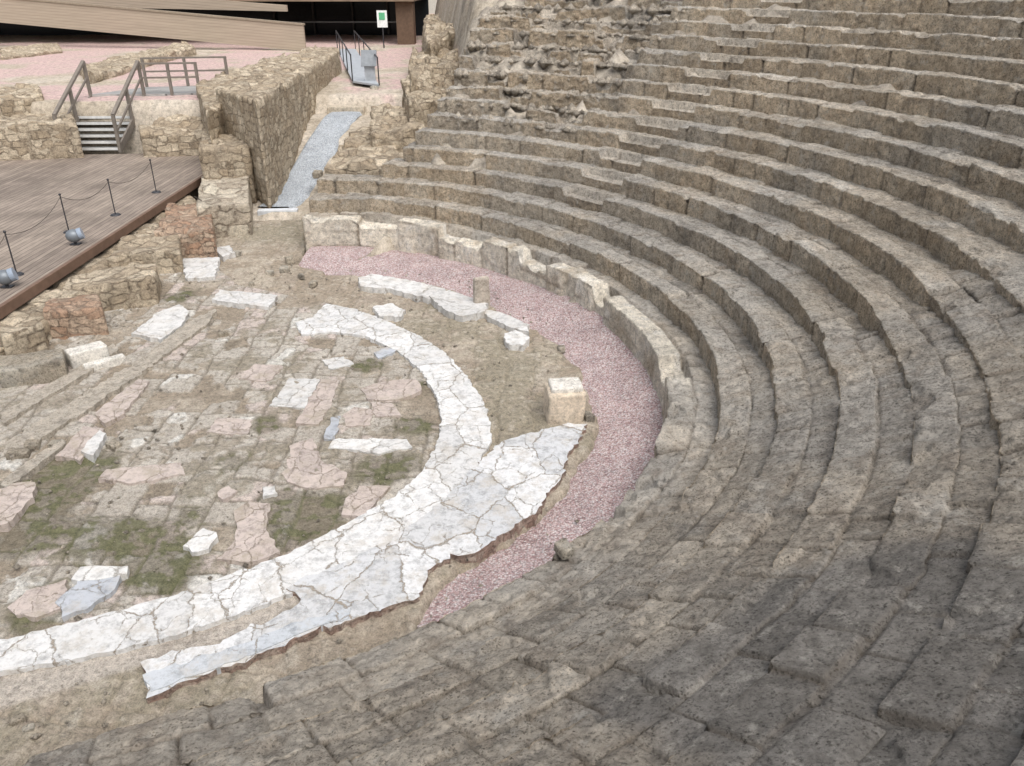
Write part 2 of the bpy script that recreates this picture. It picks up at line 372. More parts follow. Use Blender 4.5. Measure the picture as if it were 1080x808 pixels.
    if k==0:
        cr=np.array([.80,.735,.62]); Cp=mix(cr,[.66,.57,.45],sm(g2,.0,.6)); Cp=mix(Cp,[.84,.81,.75],sm(g3,.1,.6)*.6)*(1+.15*ex(RA[:,0]).ravel())[:,None]
        Cp=mix(Cp,[.3,.23,.16],np.clip((cj*.5+jd*.6),0,.85).ravel()*np.ones(len(P)))
        Cp=mix(Cp,[.46,.40,.31],sm(g1+g2,.15,.7)*.5)
        msk=((s<.33).ravel())*sm(dg+g2*10,-14,2)
        C=mix(C,Cp,msk)
    me=npmesh("tier",P,gridfaces(n,m)[:,::-1])
    bm=bmesh.new(); bm.from_mesh(me); bm.verts.ensure_lookup_table()
    for b0 in (0,(n-1)*m):
        try: bm.faces.new([bm.verts[b0+i] for i in range(m)])
        except Exception: pass
    bm.to_mesh(me); bm.free()
    setcol(me,C)
    me.materials.append(MAT_pod if k==0 else MAT_tier)
    if k==0: mkobj("podium_wall",me,"cream block podium wall curving around pink gravel channel","wall")
    else:
        lab="worn beige stone seating tier curving around the orchestra" if k<9 else "high grey stone seating tier with broken ruined end"
        mkobj("seating_tier",me,lab,"stone seating",group="concentric stone seating tiers")
for k in range(0,NT): build_tier(k)
# ---------------------------------------------------------------- orchestra gravel ring
na,nr=260,60
gx,gy=U(425,645,0); tg=math.atan2(gy-CY,gx-CX); gx,gy=U(316,274,0); tg2=math.atan2(gy-CY,gx-CX)
th=np.linspace(tg,tg2,na); rl=np.linspace(0,1,nr)
T,Rr=np.meshgrid(th,rl,indexing='ij'); ro=rpod(T)+.14; R_=4.3+(ro-4.3)*Rr
bk=.26*np.exp(-((np.degrees(T)-24)/26)**2)*sm(R_/ro,.88,1.)
P=np.stack([CX+R_*np.cos(T),CY+R_*np.sin(T),-.15+.19*sm(R_/ro,.80,.98)+bk],-1).reshape(-1,3); P[:,2]+=fbm(P,1.1,3,5)*.02
me=npmesh("gravel",P,gridfaces(na,nr)[:,::-1]); me.materials.append(MAT_pink); mkobj("gravel_path",me,kind="structure")
# ---------------------------------------------------------------- orchestra floor
bandpx=[(318,353),(312,340),(330,334),(343,320),(375,326),(400,335),(440,353),(470,372),(492,396),(508,420),(517,445),(518,465),(508,482),(500,497),(478,522),(450,548),(415,572),(370,598),(330,615),(300,628),(250,648),(200,665),(150,679),(100,690),(50,700),(0,708),(-80,722),(-160,735),(-160,698),(-80,688),(0,675),(50,663),(100,650),(150,637),(200,622),(250,603),(300,585),(350,560),(390,538),(420,520),(445,497),(460,470),(466,445),(462,420),(445,392),(420,370),(385,354),(350,350)]
apronpx=[(500,492),(528,466),(555,458),(585,450),(600,446),(618,447),(616,460),(602,474),(594,500),(575,524),(560,543),(530,564),(502,583),(474,588),(452,603),(440,630),(412,640),(372,655),(332,664),(292,683),(250,700),(205,714),(160,733),(153,716),(145,700),(182,688),(230,677),(268,661),(306,643),(318,632),(305,619),(330,606),(372,590),(418,563),(452,540),(480,515)]
BAND=pts(bandpx,.038); APR=pts(apronpx,.052)
flo=pts([(200,225),(290,258),(312,276),(345,286),(380,289),(430,295),(470,302),(502,316),(530,330),(562,342),(594,366),(610,385),(612,402),(627,425),(633,442),(624,462),(600,505),(575,530),(555,552),(525,572),(500,590),(470,607),(455,628),(445,650),(440,720),(300,790),(0,880)],0)
flo+= [(-5.,1.6),(-17,1.6),(-17,23.5),(-7.2,23.5),(-6.6,21)]
xs=np.arange(-12.5,1.3,.025); ys=np.arange(2.2,21.5,.025)
X,Y=np.meshgrid(xs,ys,indexing='ij'); shp=X.shape; X=X.ravel();Y=Y.ravel()
sd=sdist(X,Y,flo); P=np.stack([X,Y,np.zeros_like(X)],1)
gate=pts([(200,220),(322,222),(322,268),(296,268)],0); sd=np.maximum(sd,sdist(X,Y,gate))
sd=sd+fbm(P,3,4,91)*.1
pa=np.array(U(220,180,.6)); pb=np.array(U(0,322,.6)); dv=(pa-pb)/np.linalg.norm(pa-pb)
nv=np.array([dv[1],-dv[0]])
wx=fbm(P,.8,4,77)*.14; wy=fbm(P+[5,3,0],.8,4,78)*.14
A_=(X-pb[0])*dv[0]+(Y-pb[1])*dv[1]+wx; B_=(X-pb[0])*nv[0]+(Y-pb[1])*nv[1]+wy
cw=.5; row=np.floor(B_/cw).astype(np.int64); off=_h(row,row*0,row*0,5)*1.3
wid=.4+.6*_h(row,row*0+1,row*0,6)+.5*(B_<2.2); cc=(A_+off)/wid; ci=np.floor(cc).astype(np.int64)
h1=_h(row,ci,row*0,9);h2=_h(row,ci,row*0,10);h3=_h(row,ci,row*0,13)
fa=(cc-ci)*wid; fb=(B_/cw-row)*cw; ed=np.minimum(np.minimum(fa,wid-fa),np.minimum(fb,cw-fb))
n1=fbm(P,.7,4,81);n2=fbm(P,2.2,5,82,.6);n3=fbm(P,7,4,83,.6)
ve,vi=vor2(X+wx*1.2+n2*.03,Y+wy*1.2+n3*.02,3.4,400)
frac=(1-sm(ve+n3*.03,.02,.08))*(h2>.4)
joint=np.maximum(1-sm(ed+n3*.02,.006,.03),frac*.7)
slab=sm(h1+n1*.5+n2*.35+(vi-.5)*.35,.15,.27)
zf=-.025+n1*.02+n2*.016+n3*.01
zf+=slab*(.026-.025*joint+(h2-.5)*.02)
soil=mix([.31,.26,.20],[.41,.355,.285],sm(n2,-.4,.5)); soil=mix(soil,[.20,.17,.13],sm(n3+n1,.2,.8)*.6)
mx_=h2*.45+vi*.55
sl=mix([.40,.36,.305],[.52,.48,.42],mx_); sl=mix(sl,[.55,.465,.42],((h3*.6+vi*.4)>.7)*.7); sl=mix(sl,[.66,.64,.59],((h3*.7+vi*.3)<.18)*.85)
sl=mix(sl,[.30,.255,.195],sm(n2+n3*.8,.05,.6)*.65)
C=mix(soil,sl,slab); C=mix(C,[.17,.145,.11],joint*slab*.7)
def blob(u,v,r,z=0):
    x,y=U(u,v,z); return np.exp(-(((X-x)**2+(Y-y)**2)/(r*r)))
moss=sum(blob(*b) for b in [(5,570,.7),(40,540,.5),(300,530,.5),(335,550,.45),(80,495,.5),(60,500,.5),(440,446,.35),(120,560,.4),(180,600,.45),(250,490,.3),(410,495,.45),(280,450,.3),(385,385,.3),(150,585,.4),(60,640,.45),(195,310,.5),(300,560,.4),(200,540,.3),(440,410,.3)])
mp_=np.clip(moss,0,1)*(sm(n3+n2*.9,.0,.5)*.8+joint*.45)
damp=np.clip(moss*1.1+n2*.7+n3*.3,0,1)*np.clip(moss*2,0,1)
C=mix(C,[.16,.14,.10],sm(damp,.25,.9)*.7); C=mix(C,[.125,.135,.06],sm(mp_,.15,.6)*.65)
gn=sm(n1+n2*.8+n3*.5,.4,.9)*.3; C=mix(C,[.23,.21,.15],gn)
ring=sm(sdist(X,Y,[tuple(p) for p in pts([(0,700),(300,624),(480,520),(517,450),(470,372),(345,318),(250,300),(200,260),(-200,380),(-900,560)],0)]),.0,-.05)
ringC=mix([.33,.275,.21],[.45,.39,.31],sm(n2,-.3,.5)); ringC=mix(ringC,[.24,.215,.15],sm(n1+n3*.7,.0,.6)*.6); ringC=mix(ringC,[.56,.5,.42],sm(n3,.35,.6)*.5)
C=mix(C,ringC,ring*.85)
strip=sm(sdist(X,Y,pts([(310,622),(316,634),(268,665),(145,702),(0,745),(-100,760),(-100,725),(0,708),(150,679)],0)),-.05,.05)
C=mix(C,mix([.38,.335,.285],[.49,.44,.38],sm(n2,-.4,.4)),strip)
zf=zf*(1-.7*strip)-.02*ring
zf=np.where(sdist(X,Y,BAND)>-.02,np.minimum(zf,-.0),zf); zf=np.where(sdist(X,Y,APR)>-.02,np.minimum(zf,.0),zf)
zf=zf-.36*(1-sm(sd,-.12,.05))
P[:,2]=zf
me=npmesh("floor",P,gridfaces(*shp)[:,::-1]); setcol(me,C); me.materials.append(MAT_floor); mkobj("orchestra_floor",me,kind="structure")
# ---------------------------------------------------------------- slabs
def ragged(poly,step=.07,amp=.02,seed=0):
    out=[]; n=len(poly); r=random.Random(seed)
    for i in range(n):
        a=poly[i];b=poly[(i+1)%n]; L=math.hypot(b[0]-a[0],b[1]-a[1]); m=max(1,int(L/step))
        for j in range(m):
            t=j/m; k_=2.2 if r.random()<.12 else 1.
            out.append((a[0]+(b[0]-a[0])*t+r.uniform(-amp,amp)*k_,a[1]+(b[1]-a[1])*t+r.uniform(-amp,amp)*k_))
    return out
def slab_mesh(poly,z0,z1,mats,amp=.015,seed=0,step=.08,tilt=(0,0),side=False):
    pp=ragged(poly,step,amp,seed); bm=bmesh.new()
    cx=sum(p[0] for p in pp)/len(pp);cy=sum(p[1] for p in pp)/len(pp)
    vt=[bm.verts.new((p[0],p[1],z1+(p[0]-cx)*tilt[0]+(p[1]-cy)*tilt[1])) for p in pp]; r=random.Random(seed+9)
    vb=[bm.verts.new((p[0]+r.uniform(-.01,.01),p[1]+r.uniform(-.01,.01),z0)) for p in pp]
    ft=bm.faces.new(vt); n=len(pp)
    for i in range(n):
        f=bm.faces.new((vt[i],vb[i],vb[(i+1)%n],vt[(i+1)%n])); 
        if side: f.material_index=1
    bmesh.ops.triangulate(bm,faces=[ft])
    bmesh.ops.recalc_face_normals(bm,faces=bm.faces[:])
    me=bpy.data.meshes.new("slab"); bm.to_mesh(me); bm.free()
    for m_ in mats: me.materials.append(m_)
    return me
MAT_core=m_masonry("broken_mortar_core",(.38,.26,.21),(.55,.45,.38),9.,(.42,.30,.25))
me=slab_mesh(BAND,-.1,.038,[MAT_white],.018,1,.06); mkobj("marble_band",me,"curved band of cracked white marble paving","marble paving")
me=slab_mesh(APR,-.25,.052,[MAT_apron,MAT_core],.03,2,.06,side=True); mkobj("marble_apron",me,"broken grey and white marble slabs with mortar edge","marble paving")
def slab(px,z,mat,label,amp=.02,seed=0,name="paving_slab",cat="stone slab",tilt=(0,0)):
    me=slab_mesh(pts(px,z),-.08,z+seed*.0001,[mat],amp,seed,tilt=tilt); mkobj(name,me,label,cat)
MAT_kerb=m_stone("kerb_stone",.6,.5,(.50,.445,.37))
S=[([(377,293),(395,289),(430,295),(472,305),(468,318),(440,312),(410,304),(380,302)],.09,MAT_slabw,"long broken white marble strip beside pink gravel"),
([(452,312),(474,306),(514,320),(512,328),(488,334),(468,326)],.12,MAT_slabw,"chunky white marble block beside pink gravel"),
([(510,326),(530,330),(556,342),(558,350),(540,346),(514,334)],.08,MAT_slabw,"narrow white marble fragment beside pink gravel"),
([(531,352),(545,348),(559,356),(552,364),(534,362)],.1,MAT_slabw,"small white marble chunk near upright stone"),
([(393,323),(412,320),(427,327),(422,334),(400,333)],.07,MAT_slabw,"small white marble fragment on brown soil"),
([(222,316),(232,306),(293,311),(284,324)],.07,MAT_slabw,"rectangular white marble slab lying on dirt floor"),
([(192,273),(232,271),(226,292),(196,294)],.07,MAT_slabw,"square white stone slab near ruined brick wall"),
([(226,262),(240,259),(247,266),(235,271)],.07,MAT_slabw,"small white stone piece beside ruined wall"),
([(140,352),(165,330),(188,321),(200,328),(192,342),(170,358)],.06,MAT_slabw,"broken white marble slab with jagged outline"),
([(75,612),(84,597),(136,597),(134,606),(110,610)],.05,MAT_slabw,"narrow white marble slab on mossy soil"),
([(60,634),(84,612),(126,606),(122,620),(92,642),(66,650)],.045,MAT_slabg,"triangular blue grey marble slab on mossy soil"),
([(12,640),(28,622),(70,612),(66,640),(40,650),(14,650)],.03,MAT_slabp,"cracked pinkish marble slab at floor edge"),
([(196,575),(212,558),(230,562),(222,578),(204,582)],.05,MAT_slabw,"small pale stone block on mossy soil"),
([(245,540),(262,530),(286,531),(282,558),(296,582),(262,594),(232,590),(250,566)],.03,MAT_slabp,"irregular pink speckled marble slab on mossy soil"),
([(276,514),(290,512),(292,521),(279,523)],.05,MAT_slabw,"tiny white stone on mossy soil"),
([(228,520),(240,513),(250,518),(236,526)],.04,MAT_slabp,"tiny pink stone on mossy soil"),
([(-10,520),(14,510),(38,508),(34,524),(8,552),(-14,556)],.07,MAT_slabp,"thick pink marble slab near low ruins"),
([(219,456),(228,441),(266,442),(262,458)],.02,MAT_slabp,"pale pink paving slab set in dirt floor"),
([(284,428),(306,399),(338,400),(322,430)],.02,MAT_slabw,"cream marble paving panel set in dirt floor"),
([(322,430),(338,400),(356,402),(350,428),(336,448),(312,446)],.022,MAT_slabp,"pink marble paving panel set in dirt floor"),
([(362,436),(374,430),(396,432),(390,448),(366,450)],.02,MAT_slabp,"pink marble paving piece near marble band"),
([(381,410),(404,402),(440,400),(446,412),(420,422),(388,422)],.02,MAT_slabp,"mottled pink and white paving piece"),
([(392,424),(416,426),(424,438),(396,440)],.02,MAT_slabp,"small pink marble paving piece"),
([(345,472),(352,463),(430,464),(436,472),(400,478)],.022,MAT_slabw,"long narrow white paving strip in floor"),
([(300,505),(306,470),(330,462),(340,486),(366,498),(362,512),(320,516)],.02,MAT_slabp,"large pink cracked marble paving slab"),
([(342,462),(350,440),(358,438),(352,464)],.022,MAT_slabg,"thin blue grey marble strip in floor"),
([(365,526),(380,514),(412,512),(396,532),(384,546),(362,542)],.022,MAT_slabp,"broken pink marble paving near band edge"),
([(100,436),(146,400),(158,402),(130,436),(112,446)],.03,MAT_slabp,"narrow pale marble threshold slab in dirt"),
([(395,372),(414,364),(420,370),(400,378)],.022,MAT_slabg,"small blue grey marble paving piece"),
([(60,480),(88,450),(110,452),(84,486)],.03,MAT_slabp,"pale stone channel slab beside mossy hollow"),
([(86,476),(104,454),(112,458),(98,480)],.08,MAT_slabw,"narrow pale stone kerb beside mossy hollow"),
([(104,505),(112,496),(190,488),(196,500),(140,510)],.02,MAT_slabp,"flat pale paving slab in dirt floor"),
([(340,380),(364,376),(372,384),(350,390)],.02,MAT_slabw,"small white paving piece in dirt floor"),
([(250,400),(270,384),(300,386),(284,402)],.018,MAT_slabp,"worn pinkish paving slab in dirt floor"),
([(0,436),(88,384),(120,362),(126,368),(94,392),(4,446)],.05,MAT_kerb,"long straight stone channel edge near stage ruins"),
([(0,508),(66,462),(70,468),(4,518)],.06,MAT_kerb,"short straight stone channel edge in floor"),
([(150,712),(200,698),(262,676),(300,662),(326,652),(372,642),(368,652),(330,662),(290,681),(248,698),(204,712),(160,729)],.058,MAT_strip,"blue grey marble edging strip along broken apron")]
for i,(px,z,mt,lab) in enumerate(S): slab(px,z,mt,lab,seed=i+20,amp=.022)
# ---------------------------------------------------------------- rough ruins
def rough(name,label,cat,poly,z0,z1,mat,vox=.07,amp=.06,top=.15,seed=0,freq=2.2,kind=None,group=None,tilt=(0,0)):
    bm=bmesh.new(); cx=sum(p[0] for p in poly)/len(poly);cy=sum(p[1] for p in poly)/len(poly)
    vt=[bm.verts.new((p[0],p[1],z1+(p[0]-cx)*tilt[0]+(p[1]-cy)*tilt[1])) for p in poly]; vb=[bm.verts.new((p[0],p[1],z0)) for p in poly]; n=len(poly)
    bm.faces.new(vt); bm.faces.new(vb[::-1])
    for i in range(n): bm.faces.new((vt[i],vb[i],vb[(i+1)%n],vt[(i+1)%n]))
    bmesh.ops.recalc_face_normals(bm,faces=bm.faces[:])
    me=bpy.data.meshes.new(name); bm.to_mesh(me); bm.free()
    o=bpy.data.objects.new("tmp",me); col.objects.link(o)
    md=o.modifiers.new("r",'REMESH'); md.mode='VOXEL'; md.voxel_size=vox
    dg=bpy.context.evaluated_depsgraph_get(); me2=bpy.data.meshes.new_from_object(o.evaluated_get(dg))
    bpy.data.objects.remove(o)
    nvt=len(me2.vertices); P=np.empty(nvt*3,dtype=np.float32); me2.vertices.foreach_get("co",P); P=P.reshape(-1,3).astype(float)
    hz=np.clip((P[:,2]-z0)/(z1-z0),0,1)
    q=P*[1,1,0]+seed*3.7
    cell=np.floor(q*[1/.55,1/.55,0]).astype(np.int64)
    P[:,2]-=hz*top*min(1.2,z1-z0)*(.5+.5*fbm(q,1.1,3,seed)+.7*(_h(cell[:,0],cell[:,1],cell[:,2],seed)-.5))
    for a in range(3): P[:,a]+=fbm(P+a*9.1+seed,freq,4,seed+a*5)*amp
    me2.vertices.foreach_set("co",P.astype(np.float32).ravel()); me2.update()
    me2.polygons.foreach_set("use_smooth",np.ones(len(me2.polygons),dtype=bool))
    g=fbm(P,1.5,4,seed+3); C=mix([.54,.47,.37],[.62,.57,.48],sm(g,-.3,.4)); C=mix(C,[.25,.22,.18],sm(fbm(P,2.7,4,seed+8),.1,.7)*.6)
    setcol(me2,C)
    me2.materials.clear(); me2.materials.append(mat)
    return mkobj(name,me2,label,cat,kind,group)
R=[("parodos_wall","tall rubble masonry wall beside pale gravel passage","wall",[(270,104),(358,50),(332,45),(226,88)],3.0,0,MAT_mas,.07,.05,.14),
("ruined_wall","stepped masonry pier at end of tall wall","wall",[(216,122),(268,116),(262,152),(208,152)],1.7,0,MAT_mas,.07,.04,.15),
("ruined_wall","rough masonry wall beside timber landing","wall",[(205,84),(240,74),(262,92),(216,112)],2.6,.5,MAT_mas,.07,.04,.18),
("ruined_wall","low masonry stub with pale capstone near wooden stage","wall",[(212,182),(262,178),(262,212),(206,216)],.85,-.1,MAT_block,.05,.025,.15),
("ruined_wall","low reddish masonry stub beside the stage edge","wall",[(176,214),(222,212),(224,240),(160,242)],.7,-.1,MAT_mas2,.05,.03,.25),
("ruined_wall","crumbled low masonry fragment beside orchestra floor","wall",[(128,246),(188,240),(190,262),(112,268)],.55,-.1,MAT_mas,.05,.03,.25),
("ruined_wall","pale crumbling masonry niche beside the stage edge","wall",[(72,284),(164,272),(162,290),(58,304)],.6,-.1,MAT_mas,.05,.03,.3),
("ruined_wall","reddish brick pier stub beside orchestra floor","wall",[(50,312),(104,308),(108,322),(44,328)],.55,-.1,MAT_mas2,.05,.015,.08),
("ruined_wall","rough masonry lump under the stage edge","wall",[(-10,330),(30,324),(44,340),(0,356)],.5,-.1,MAT_mas,.05,.03,.3),
("ruined_wall","flat weathered stone block on low ruins","stone block",[(-6,374),(66,366),(68,380),(-4,392)],.32,-.1,MAT_tier,.04,.02,.08),
("stage_front_wall","continuous low rubble wall footing under stage edge","wall",[(200,200),(150,228),(100,262),(50,298),(-20,344),(-20,366),(40,342),(100,306),(124,292),(170,258),(216,226)],.4,-.15,MAT_mas,.06,.03,.25),
("ruined_wall","low masonry wall behind the wooden stage","wall",[(-60,112),(72,110),(80,126),(-60,130)],1.8,.3,MAT_mas,.08,.045,.2),
("ruined_wall","broken masonry wall under timber landing","wall",[(146,124),(214,122),(214,134),(146,136)],1.5,.3,MAT_mas,.08,.045,.25),
("ruined_wall","ruined wall top behind low masonry","wall",[(-30,92),(40,84),(44,96),(-30,104)],2.3,.3,MAT_mas,.09,.05,.25),
("rubble_wall","low rubble wall crossing pink gravel ground","wall",[(80,66),(196,42),(206,48),(92,76)],2.45,1.9,MAT_mas,.1,.07,.4),
("rubble_wall","low rubble footing on pink gravel ground","wall",[(0,50),(60,44),(64,50),(0,58)],2.3,1.9,MAT_mas,.12,.08,.4),
("rubble_wall","low rubble footing near sloping ramp","wall",[(230,72),(300,56),(310,62),(240,80)],2.5,1.9,MAT_mas,.12,.08,.4),
("rubble_mass","stepped rubble core at seating end","ruin",[(356,150),(436,146),(440,168),(342,172)],1.5,-.1,MAT_mas,.06,.05,.2),
("rubble_mass","lower rubble core beside gravel passage","ruin",[(368,136),(420,128),(440,150),(362,152)],1.5,-.1,MAT_mas,.06,.05,.3),
("rubble_mass","rough masonry stub beside gravel passage","ruin",[(392,108),(456,102),(470,130),(390,132)],2.1,.2,MAT_mas,.07,.08,.35),
("rubble_mass","rubble pile at high seating end","ruin",[(424,80),(476,72),(482,98),(430,104)],2.7,.5,MAT_mas,.08,.1,.4),
("rubble_mass","rough ruined masonry beside broken tiers","ruin",[(432,48),(480,40),(486,66),(434,74)],3.1,.5,MAT_mas,.09,.12,.5),
("rubble_mass","high ruined masonry behind broken tiers","ruin",[(448,14),(500,8),(500,24),(448,34)],3.9,.5,MAT_mas,.1,.2,.5),
]
for i,(nm,lab,cat,px,z1,z0,mt,vox,amp,top) in enumerate(R): rough(nm,lab,cat,pts(px,z1),z0,z1,mt,vox,amp,top,seed=i+1)
p=U(595,447,0)
MAT_cream=m_stone("cream_limestone",.4,.3,(.66,.56,.44),lich=.2)
MAT_whitest=m_stone("pale_limestone",.4,.3,(.72,.685,.62),lich=.2)
def rotrect(cx,cy,a,b,ang):
    return [(cx+x*math.cos(ang)-y*math.sin(ang),cy+x*math.sin(ang)+y*math.cos(ang)) for x,y in ((-a,-b),(a,-b),(a,b),(-a,b))]
ob=rough("stone_block","cream limestone block standing beside pink gravel","stone block",rotrect(p[0],p[1]+.25,.27,.24,.12),-.1,.5,MAT_cream,.03,.02,.05,seed=51)
oc=rough("broken_top",None,None,rotrect(p[0]+.02,p[1]+.27,.23,.19,.12),.44,.57,MAT_whitest,.025,.02,.4,seed=52); oc.parent=ob; oc["label"]="white chipped upper face of the block"
p=U(508,326,0); rough("standing_stone","thin brown standing stone slab beside pink gravel","stone",rotrect(p[0],p[1]+.1,.16,.07,.5),-.1,.62,m_stone("brown_stone",.5,.4,(.5,.44,.37)),.03,.025,.25,seed=53)
p=U(90,388,0); rough("stone_block","white rectangular stone block beside brick pier","stone block",rotrect(p[0]-.05,p[1]+.25,.3,.16,.75),-.1,.28,MAT_whitest,.03,.012,.05,seed=54)
p=U(108,388,0); rough("stone_block","low white step stone beside floor","stone block",rotrect(p[0],p[1]+.1,.33,.08,.75),-.1,.1,MAT_whitest,.025,.01,.05,seed=55)
k0=[(0,470),(60,432),(130,390),(206,334),(228,326),(220,340),(150,392),(80,440),(10,482)]
me=slab_mesh(pts(k0,.05),-.08,.05,[MAT_kerb],.03,77); mkobj("stone_kerb",me,"long straight worn stone kerb crossing the floor","kerb")
for i,(u,v,s,z) in enumerate([(470,320,.1,0),(592,368,.08,-.0),(445,300,.07,0),(620,440,.1,-.0),(35,470,.12,0),(20,480,.14,0),(60,470,.1,0),(120,470,.1,0),(18,760,.06,0),(30,768,.05,0),(250,268,.1,0),(300,285,.12,0),(165,300,.13,0),(330,300,.1,0),(305,275,.13,0),(235,352,.08,0),(395,95,.2,1.9),(410,140,.2,1.3),(335,185,.18,.6),(352,178,.2,.8),(595,580,.1,.76),(285,288,.09,0),(318,292,.07,0),(265,300,.08,0)]):
    x,y=U(u,v,z); rough("loose_stone","small loose weathered stone lying on the ground","stone",rotrect(x,y,s,s*.7,random.uniform(0,3)),z-.05,z+s*.9,MAT_tier,max(.02,s/5),s*.2,.4,seed=60+i,freq=5,group="loose stones")
def debris():
    r=np.random.RandomState(8); base=np.array([(1,0,0),(-1,0,0),(0,1,0),(0,-1,0),(0,0,.8),(0,0,-.8)],float); fc=np.array([(0,2,4),(2,1,4),(1,3,4),(3,0,4),(2,0,5),(1,2,5),(3,1,5),(0,3,5)])
    V=[];Fs=[];Cc=[]; n=0
    def add(x,y,z,s,c):
        nonlocal n
        a=r.uniform(0,6.3); v=base*(s*r.uniform(.6,1.3,3))*r.uniform(.75,1.25,(6,1)); v=np.stack([v[:,0]*math.cos(a)-v[:,1]*math.sin(a),v[:,0]*math.sin(a)+v[:,1]*math.cos(a),v[:,2]],1)
        V.append(v+[x,y,z]); Fs.append(fc+n); Cc.append(np.tile(c,(6,1))); n+=6
    for i in range(2600):
        x=r.uniform(-11.5,0.8);y=r.uniform(3,18)
        c=np.array([.5,.44,.36])*r.uniform(.6,1.4); s=.008+.03*r.rand()**3
        add(x,y,.008,s,c)
    for i in range(1400):
        k=r.randint(6,NT-1); t=math.radians(r.uniform(52,80)); rad=rk(t,k)+r.uniform(0,D)
        if CX+rad*math.cos(t)<xend(k)+.1: continue
        c=np.array([.5,.44,.36])*r.uniform(.6,1.3); s=.04+.14*r.rand()**2
        add(CX+rad*math.cos(t),CY+rad*math.sin(t),zk(k)-.09,s,c)
    me=npmesh("debris",np.concatenate(V),np.concatenate(Fs),False); setcol(me,np.concatenate(Cc)); me.materials.append(MAT_tier); mkobj("stone_debris",me,kind="stuff")
debris()
# ---------------------------------------------------------------- terrain
xs=np.concatenate([np.arange(-60,-24,1.),np.arange(-24,8,.14),np.arange(8,40,1.)]); ys=np.concatenate([np.arange(-10,14,1.),np.arange(14,36,.14),np.arange(36,62,.4),np.arange(62,110,3.)])
X,Y=np.meshgrid(xs,ys,indexing='ij'); shp=X.shape; X=X.ravel();Y=Y.ravel(); P=np.stack([X,Y,0*X],1)
n1=fbm(P,.25,4,201);n2=fbm(P,1.1,4,202);n3=fbm(P,3.5,3,203)
def zcor(Y): return -.35+.35*sm(Y,18,22)+1.35*sm(Y,23,31)+.6*sm(Y,31.2,31.8)
zl=2.0*sm(Y,28.9,29.4); zc=zcor(Y)
w=sm(X,-8.4,-8.0); z=zl*(1-w)+zc*w
z=np.where((Y<22)&(X>-17),-.4,z)
rc=np.hypot(X-CX,Y-CY); bank=np.minimum(5.7,HP+HS*(rc-RB)/D-.5)
edge=np.interp(Y,[14,17.5,19,20,26,30,36,45,60],[-4.6,-4.6,-2.6,-2.4,-1.6,-1.4,-1.8,-3.2,-5.])
wb=sm(X,edge-.9,edge+.5)*sm(Y,12,15); bank=bank+n2*.35+n3*.2
z=z*(1-wb)+np.maximum(z,bank)*wb
z=np.where((Y<14)|(wb>.99)&(rc<13)&(Y<20),np.minimum(z,-.4),z)
z=z+n1*.06+n2*.03*(Y>22)
P[:,2]=z
C=mix([.44,.38,.30],[.54,.48,.40],sm(n2,-.3,.4)); C=mix(C,[.54,.40,.37],sm(n1+n2*.3,-.3,-.05)*(Y>29.5)*(wb<.3)); C=mix(C,[.50,.44,.35],sm(n3,.2,.7)*.4)
C=np.where((wb>.3)[:,None],mix([.40,.345,.27],[.52,.465,.385],sm(n2+n3*.5,-.4,.5)),C); C=mix(C,[.20,.175,.145],sm(n3+n2*.5,.1,.7)*.7*(wb>.3))
me=npmesh("ground",P,gridfaces(*shp)[:,::-1]); setcol(me,C); me.materials.append(MAT_ground); mkobj("ground",me,kind="structure")
V=[(-900,-900,-.6),(900,-900,-.6),(900,1500,-.6),(-900,1500,-.6)]
me=npmesh("plain",V,[[0,1,2,3]],False); me.materials.append(m_stone("far_ground",.3,.3,(.4,.36,.3))); mkobj("terrain",me,kind="structure")
la=np.array(U(270,219,.05));lb=np.array(U(346,121,1.35));ra=np.array(U(312,219,.05));rb=np.array(U(378,121,1.35))
G=[]; sidew=fbm(np.stack([np.linspace(0,9,90),np.zeros(90),np.zeros(90)],1),1.,3,9)*.12
for i_,t in enumerate(np.linspace(0,1.04,90)):
    l=la+(lb-la)*t; r=ra+(rb-ra)*t; r=r+np.array([sidew[i_],0])
    G.append([(l[0]+(r[0]-l[0])*q,l[1]+(r[1]-l[1])*q,0) for q in np.linspace(0,1,14)])
G=np.array(G); G[:,:,2]=zcor(G[:,:,1])+.09; G[:,:,2]+=fbm(G.reshape(-1,3),.9,3,5).reshape(90,14)*.03; G[:,-1,2]-=.12; G[:,0,2]-=.1
me=npmesh("passage",G.reshape(-1,3),gridfaces(90,14)); me.materials.append(MAT_blue); mkobj("passage_path",me,kind="structure")
def box_mesh(bm,c,s,rz=0,mi=0,rx=0):
    r=bmesh.ops.create_cube(bm,size=1.); M=Matrix.Translation(c)@Matrix.Rotation(rz,4,'Z')@Matrix.Rotation(rx,4,'X')@Matrix.Diagonal((*s,1))
    bmesh.ops.transform(bm,matrix=M,verts=r['verts'])
    return r['verts']
def bmobj(name,bm,mats,label=None,cat=None,kind=None,group=None,parent=None,bev=0):
    bmesh.ops.recalc_face_normals(bm,faces=bm.faces[:])
    if bev: bmesh.ops.bevel(bm,geom=bm.edges[:],offset=bev,segments=1,affect='EDGES')
    me=bpy.data.meshes.new(name); bm.to_mesh(me); bm.free()
    for m_ in mats: me.materials.append(m_)
    return mkobj(name,me,label,cat,kind,group,parent)
def bar(bm,a,b,r,seg=8):
    a=Vector(a);b=Vector(b); d=b-a
    q=d.to_track_quat('Z','Y').to_matrix().to_4x4()
    rs=bmesh.ops.create_cone(bm,cap_ends=True,segments=seg,radius1=r,radius2=r,depth=d.length)
    bmesh.ops.transform(bm,matrix=Matrix.Translation((a+b)/2)@q,verts=rs['verts'])
